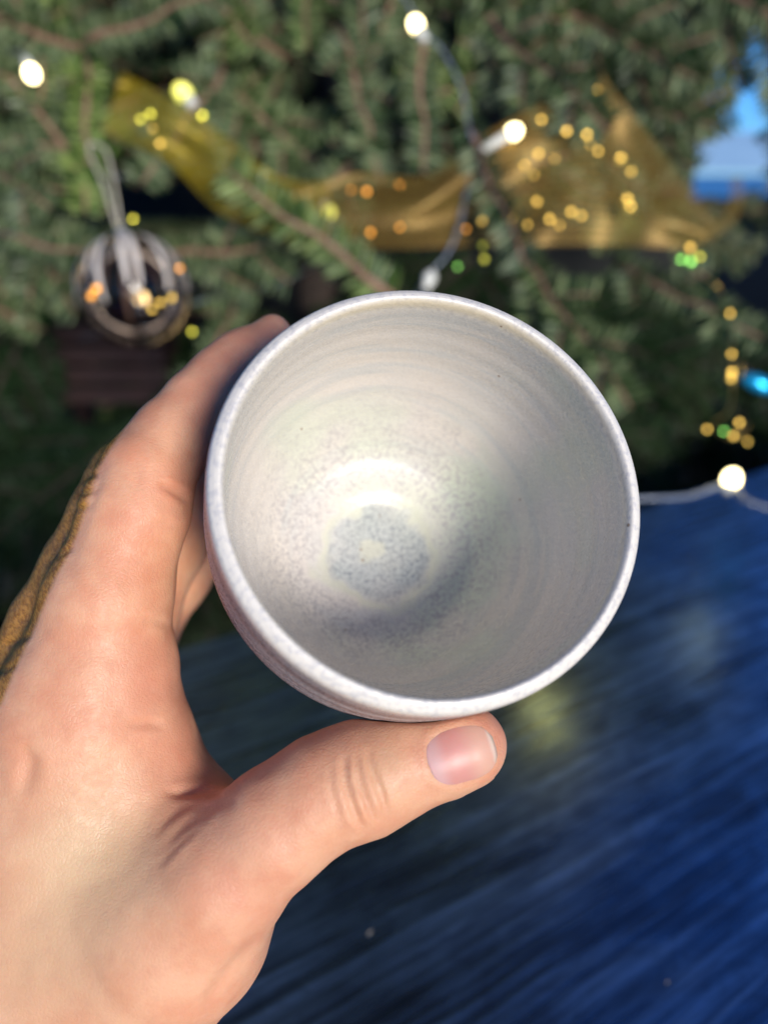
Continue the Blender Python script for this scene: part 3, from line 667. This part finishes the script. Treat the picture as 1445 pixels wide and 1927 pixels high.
def surface_nets(sdf, lo, hi, h):
    n = [int((hi[i] - lo[i]) / h) // 8 * 8 + 8 for i in range(3)]
    lo = np.array(lo, np.float32)
    g = np.stack(np.meshgrid(*[np.arange(m // 8) * 8 + 4 for m in n], indexing='ij'), -1).reshape(-1, 3).astype(np.float32) * h + lo
    cd = sdf(g).reshape([m // 8 for m in n])
    D = np.repeat(np.repeat(np.repeat(cd, 8, 0), 8, 1), 8, 2).astype(np.float32)
    act = np.abs(D) < 8 * h * 0.95 + 4
    idx = np.argwhere(act)
    for s in range(0, len(idx), 400000):
        ii = idx[s:s + 400000]; D[ii[:, 0], ii[:, 1], ii[:, 2]] = sdf(ii.astype(np.float32) * h + lo)
    sg = D < 0
    nx, ny, nz = D.shape
    cnt = np.zeros((nx - 1, ny - 1, nz - 1), np.int8)
    for a in (0, 1):
        for b_ in (0, 1):
            for c in (0, 1): cnt += sg[a:nx - 1 + a, b_:ny - 1 + b_, c:nz - 1 + c]
    cells = np.argwhere((cnt > 0) & (cnt < 8))
    vid = -np.ones(cnt.shape, np.int64); vid[tuple(cells.T)] = np.arange(len(cells))
    acc = np.zeros((len(cells), 3), np.float32); num = np.zeros(len(cells), np.float32)
    cor = [(a, b_, c) for a in (0, 1) for b_ in (0, 1) for c in (0, 1)]
    for i in range(8):
        for j in range(i + 1, 8):
            if sum(abs(cor[i][k] - cor[j][k]) for k in range(3)) != 1: continue
            A = D[tuple((cells + cor[i]).T)]; B_ = D[tuple((cells + cor[j]).T)]
            x = (A < 0) != (B_ < 0); t = np.where(x, A / np.where(x, A - B_, 1), 0)
            pnt = np.array(cor[i]) + t[:, None] * (np.array(cor[j]) - np.array(cor[i]))
            acc += np.where(x[:, None], pnt, 0); num += x
    V = (cells + acc / num[:, None]) * h + lo
    F = []
    for ax in range(3):
        o1, o2 = [(1, 2), (2, 0), (0, 1)][ax]
        s0 = [slice(0, -1)] * 3; s1 = [slice(0, -1)] * 3; s1[ax] = slice(1, None)
        a_ = sg[tuple(s0)] if False else np.take(sg, range(sg.shape[ax] - 1), ax); b_ = np.take(sg, range(1, sg.shape[ax]), ax)
        e = np.argwhere(a_ != b_); e = e[(e[:, o1] > 0) & (e[:, o2] > 0) & (e[:, o1] < cnt.shape[o1]) & (e[:, o2] < cnt.shape[o2])]
        fl = a_[tuple(e.T)]
        u1 = np.zeros(3, int); u1[o1] = 1; u2 = np.zeros(3, int); u2[o2] = 1
        q = np.stack([vid[tuple((e - u1 - u2).T)], vid[tuple((e - u2).T)], vid[tuple(e.T)], vid[tuple((e - u1).T)]], 1)
        q[~fl] = q[~fl][:, ::-1]; F.append(q)
    F = np.concatenate(F); F = F[(F >= 0).all(1)]
    return V, F
def grad(sdf, p, e=0.15):
    g = np.zeros_like(p)
    for i in range(3):
        o = np.zeros(3, np.float32); o[i] = e; g[:, i] = (sdf(p + o) - sdf(p - o)) / (2 * e)
    return g / np.maximum(1e-6, np.linalg.norm(g, axis=1))[:, None]
HS = 0.8
V, F = surface_nets(hand_sdf, (-210, -330, 128), (52, 62, 300), HS)
V = V.astype(np.float32)
for _ in range(2):
    g = grad(hand_sdf, V); V = V - g * hand_sdf(V)[:, None] * 0.8
NRM = grad(hand_sdf, V, 0.5)
# creases: strokes drawn on the skin, pressed in along the normal
def project(V): return np.stack([V[:, 0] / V[:, 2] * FPX + 722.5, 963.5 - V[:, 1] / V[:, 2] * FPX], 1)
PX = project(V); FRONT = NRM[:, 2] < 0.25
def crease(pts, width, depth, bulge=0.35, zmax=215):
    C_ = np.array([(p.x, p.y) for p in catmull([(x, y, 0) for x, y in pts], 6)], np.float32)
    lo_, hi_ = C_.min(0) - 6 * width, C_.max(0) + 6 * width
    sel = np.where(FRONT & (V[:, 2] < zmax) & (PX > lo_).all(1) & (PX < hi_).all(1))[0]
    if len(sel) == 0: return
    q = PX[sel]; best = np.full(len(sel), 1e9, np.float32); par = np.zeros(len(sel), np.float32); m = len(C_) - 1
    for i in range(m):
        a, b_ = C_[i], C_[i + 1]; ba = b_ - a; t = np.clip(((q - a) @ ba) / (ba @ ba + 1e-9), 0, 1)
        d = np.linalg.norm(q - a - t[:, None] * ba, axis=1); u = d < best
        best = np.where(u, d, best); par = np.where(u, (i + t) / m, par)
    fade = np.clip(np.sin(np.pi * np.clip(par, 0.0, 1.0)), 0, 1) ** 0.5
    x = best / width
    DISP[sel] += fade * (-depth * np.exp(-x * x) + depth * bulge * np.exp(-((x - 2.2) / 1.2) ** 2))
DISP = np.zeros(len(V), np.float32)
for c in (([(648, 1420), (650, 1470), (668, 1530), (684, 1560)], 7, .75), ([(672, 1418), (676, 1470), (694, 1520), (706, 1548)], 6, .55), ([(690, 1410), (700, 1450), (716, 1490), (728, 1530)], 6, .65), ([(622, 1440), (626, 1490), (642, 1545)], 6, .25),
          ([(310, 1492), (345, 1492), (385, 1490), (420, 1494)], 8, .55), ([(300, 1610), (320, 1580), (350, 1550), (390, 1520), (440, 1500)], 11, 0.5), ([(290, 1575), (310, 1548), (345, 1522), (385, 1506)], 8, .35), ([(295, 1630), (335, 1590), (370, 1560)], 7, .3),
          ([(300, 910), (330, 925), (356, 945)], 7, .9), ([(255, 860), (262, 890), (256, 920)], 8, .2), ([(310, 1365), (280, 1362), (240, 1366)], 8, .5), ([(322, 1180), (296, 1170), (270, 1172)], 7, .4), ([(195, 880), (178, 930), (150, 1010)], 8, .25),
          ([(40, 1400), (55, 1440), (40, 1500)], 16, .8), ([(345, 1000), (310, 985), (285, 990)], 7, .2), ([(186, 893), (172, 896), (158, 902)], 5, .5), ([(180, 925), (166, 926), (150, 932)], 5, .4), ([(172, 950), (158, 955), (142, 962)], 5, .35), ([(140, 1030), (120, 1040), (100, 1052)], 5, .3), ([(60, 1190), (35, 1205), (5, 1215)], 6, .4), ([(30, 1250), (10, 1260), (-20, 1270)], 6, .35), ([(490, 1768), (430, 1830), (380, 1900)], 12, .6)):
    crease(*c)
def vnoise(p, s, seed):
    """smooth value noise"""
    r_ = np.random.default_rng(seed).random((32, 32, 32)).astype(np.float32); q = p * s; i = np.floor(q).astype(int); t = q - i; t = t * t * (3 - 2 * t); o = 0
    for a in (0, 1):
        for b_ in (0, 1):
            for c in (0, 1):
                w = (t[:, 0] if a else 1 - t[:, 0]) * (t[:, 1] if b_ else 1 - t[:, 1]) * (t[:, 2] if c else 1 - t[:, 2])
                o = o + w * r_[(i[:, 0] + a) % 32, (i[:, 1] + b_) % 32, (i[:, 2] + c) % 32]
    return o - 0.5
DISP += 0.5 * vnoise(V, 0.11, 1) + 0.22 * vnoise(V, 0.3, 2)
touch = np.clip(cup_sdf(V) / 2.0, 0, 1); DISP *= touch
# nail bed: press the skin in under the nail
NC = np.array([868.0, 1421.0]); na = math.atan2(-0.30, 1.0); ND = np.array([math.cos(na), math.sin(na)]); NN = np.array([-ND[1], ND[0]])
NLX, NLY = 66.0, 58.0
qa = (PX - NC) @ ND / NLX; qb = (PX - NC) @ NN / NLY
rr_ = (np.abs(qa) ** 2.7 + np.abs(qb) ** 2.7) ** (1 / 2.7)
thumb_sel = FRONT & (V[:, 2] < 180)
DISP += np.where(thumb_sel, -0.45 * np.clip((0.98 - rr_) / 0.12, 0, 1) + 0.14 * np.exp(-((rr_ - 1.12) / 0.10) ** 2) * (qa < 0.7), 0)
V2 = V + NRM * DISP[:, None]
# skin warmth mask: redder at knuckle folds, web and thumb tip
def blob(cx, cy, r): return np.exp(-(((PX - np.array([cx, cy])) / r) ** 2).sum(1))
RED = np.clip(0.75 * blob(300, 1280, 110) + 0.9 * blob(925, 1390, 60) + 0.8 * blob(360, 1450, 80) + .6 * blob(320, 960, 80) + .5 * blob(640, 1380, 90) + 0.6 * blob(450, 700, 140) + .4 * blob(480, 1700, 120) + .5 * blob(790, 1410, 30), 0, 1)
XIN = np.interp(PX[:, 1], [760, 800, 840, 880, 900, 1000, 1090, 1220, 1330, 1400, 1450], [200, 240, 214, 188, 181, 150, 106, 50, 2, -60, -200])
SHADEM = np.clip((XIN + 2 * vnoise(V, 0.6, 5) - PX[:, 0]) / 9 + 0.3, 0, 1)  # brown strip along the hand's edge: grazing shade painted into the skin
YEL = np.clip(0.9 * blob(180, 1600, 150) + .6 * blob(60, 1800, 160) + .5 * blob(700, 1450, 90), 0, 1)
def mat_skin():
    t = NT('skin'); P = t.coord()
    ra = t.n('ShaderNodeAttribute'); ra.attribute_name = 'red'; ya = t.n('ShaderNodeAttribute'); ya.attribute_name = 'pale'
    mot = t.noise(P, 90, 4); fine = t.noise(P, 420, 3)
    c = t.mix(t.mapr(mot, 0.32, 0.68), (0.67, 0.30, 0.17), (0.74, 0.395, 0.235))
    mot2 = t.noise(P, 260, 3); c = t.mix(t.math('MULTIPLY', t.mapr(mot2, 0.5, 0.75), 0.15), c, (0.64, 0.25, 0.16))
    c = t.mix(ya.outputs['Fac'], c, (0.64, 0.42, 0.24))
    c = t.mix(t.math('MULTIPLY', ra.outputs['Fac'], 0.55), c, (0.62, 0.235, 0.155))
    c = t.mix(t.math('MULTIPLY', t.mapr(fine, 0.50, 0.75), 0.18), c, (0.52, 0.25, 0.16))
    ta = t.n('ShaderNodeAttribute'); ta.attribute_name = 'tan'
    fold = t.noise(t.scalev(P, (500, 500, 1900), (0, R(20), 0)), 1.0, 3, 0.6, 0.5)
    c = t.mix(ta.outputs['Fac'], c, t.mix(t.mapr(fold, 0.38, 0.62), (0.34, 0.135, 0.020), (0.60, 0.275, 0.050)))  # shaded brown of the turned-away edge mixed into the skin colour
    t.put(t.b.inputs['Base Color'], c)
    t.b.inputs['Subsurface Weight'].default_value = 0.4
    t.b.inputs['Subsurface Radius'].default_value = (1.0, 0.36, 0.18); t.b.inputs['Subsurface Scale'].default_value = 0.004
    t.put(t.b.inputs['Roughness'], t.mapr(fine, 0.3, 0.7, 0.42, 0.58)); t.b.inputs['Specular IOR Level'].default_value = 0.42
    vo = t.n('ShaderNodeTexVoronoi'); vo.feature = 'DISTANCE_TO_EDGE'; t.l(t.scalev(P, (1, 1, 1.0)), vo.inputs['Vector']); vo.inputs['Scale'].default_value = 1000
    cell = t.mapr(vo.outputs['Distance'], 0.0, 0.22)
    lines = t.noise(t.scalev(P, (900, 2200, 1300), (0, 0, R(35))), 1.0, 3, 0.6, 0.4)
    h = t.math('ADD', t.math('MULTIPLY', cell, 0.45), t.math('MULTIPLY', lines, 1.0))
    t.put(t.b.inputs['Normal'], t.bump(h, 0.26, 0.0003))
    return t.m
M_skin = mat_skin()
T4 = np.array([[RT.x, UP.x, FW.x], [RT.y, UP.y, FW.y], [RT.z, UP.z, FW.z]])
HO = np.array(cw(*(np.array([-40, -60, 180]) / 1000)))
VW = (V2 / 1000) @ T4.T + np.array(CAM) - HO
me = bpy.data.meshes.new('hand')
me.vertices.add(len(VW)); me.vertices.foreach_set('co', VW.astype(np.float32).ravel())
me.loops.add(len(F) * 4); me.loops.foreach_set('vertex_index', F.astype(np.int32).ravel())
me.polygons.add(len(F)); me.polygons.foreach_set('loop_start', np.arange(0, len(F) * 4, 4, dtype=np.int32))
me.update(calc_edges=True); me.validate()
me.polygons.foreach_set('use_smooth', [True] * len(me.polygons))
for nm, arr in (('red', RED), ('pale', YEL), ('tan', SHADEM)):
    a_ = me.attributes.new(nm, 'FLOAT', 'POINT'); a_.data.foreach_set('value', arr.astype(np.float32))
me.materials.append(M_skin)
hand = link('hand', me); hand.location = Vector(HO.tolist())
tag(hand, 'bare left hand gripping the ceramic cup, thumb below and fingers curled behind it', 'hand')
# thumb nail: a thin curved plate lying on the nail bed
def trace(px, py, z0=140.0):
    d = np.stack([(px - 722.5) / FPX, (963.5 - py) / FPX, np.ones_like(px)], 1).astype(np.float32); ln = np.linalg.norm(d, axis=1)
    z = np.full(len(px), z0, np.float32)
    for _ in range(40): z = z + hand_sdf(d * z[:, None]) / ln * 0.9
    return d * z[:, None]
nu, nv = 26, 22; g1 = []; 
for i in range(nu + 1):
    for j in range(nv + 1):
        a, b_ = -1 + 2 * i / nu, -1 + 2 * j / nv
        s_ = max(abs(a), abs(b_)); L_ = (abs(a) ** 2.7 + abs(b_) ** 2.7) ** (1 / 2.7); k_ = s_ / L_ if L_ > 1e-6 else 1
        ee = 0.10 * (1 - b_ * b_) if a > 0 else 0
        g1.append((a * k_, b_ * k_))
g1 = np.array(g1); px = NC[0] + g1[:, 0] * NLX * ND[0] + g1[:, 1] * NLY * NN[0]; py = NC[1] + g1[:, 0] * NLX * ND[1] + g1[:, 1] * NLY * NN[1]
surf = trace(px, py); nrm = grad(hand_sdf, surf, 1.5)
rad_ = (np.abs(g1[:, 0]) ** 2.7 + np.abs(g1[:, 1]) ** 2.7) ** (1 / 2.7)
lift = -0.30 + 0.36 * (1 - rad_ ** 4) + 0.34 * np.clip(g1[:, 0], 0, 1) ** 3
topv = surf + nrm * lift[:, None]; botv = surf + nrm * (lift - 0.45)[:, None]
nv_all = (np.concatenate([topv, botv]) / 1000) @ T4.T + np.array(CAM) - HO
nf = []; W_ = nv + 1; N_ = (nu + 1) * W_
for i in range(nu):
    for j in range(nv):
        q = i * W_ + j; nf.append((q, q + W_, q + W_ + 1, q + 1)); nf.append((N_ + q, N_ + q + 1, N_ + q + W_ + 1, N_ + q + W_))
for i in range(nu):
    for j in (0, nv):
        a, b_ = i * W_ + j, (i + 1) * W_ + j; nf.append((a, b_, N_ + b_, N_ + a) if j else (b_, a, N_ + a, N_ + b_))
for j in range(nv):
    for i in (0, nu):
        a, b_ = i * W_ + j, i * W_ + j + 1; nf.append((b_, a, N_ + a, N_ + b_) if i else (a, b_, N_ + b_, N_ + a))
def mat_nail():
    t = NT('nail'); at_ = t.n('ShaderNodeAttribute'); at_.attribute_name = 'along'; u = at_.outputs['Fac']
    P = t.coord(); n = t.noise(P, 200, 2)
    c = t.mix(t.mapr(u, -0.75, -0.35), (0.62, 0.36, 0.33), (0.62, 0.27, 0.22))
    c = t.mix(t.mapr(u, -0.1, 0.6), c, (0.68, 0.38, 0.27))
    c = t.mix(t.mapr(u, 0.80, 0.90), c, (0.70, 0.52, 0.40))
    t.put(t.b.inputs['Base Color'], t.mix(t.math('MULTIPLY', n, 0.2), c, (0.6, 0.3, 0.25)))
    t.b.inputs['Roughness'].default_value = 0.42; t.b.inputs['Subsurface Weight'].default_value = 0.3; t.b.inputs['Subsurface Scale'].default_value = 0.001
    return t.m
nail = obj('nail', nv_all, nf, mat_nail(), hand)
a_ = nail.data.attributes.new('along', 'FLOAT', 'POINT'); a_.data.foreach_set('value', np.concatenate([g1[:, 0], g1[:, 0]]).astype(np.float32))
print('hand verts', len(V), 'branches', N_BR[0])
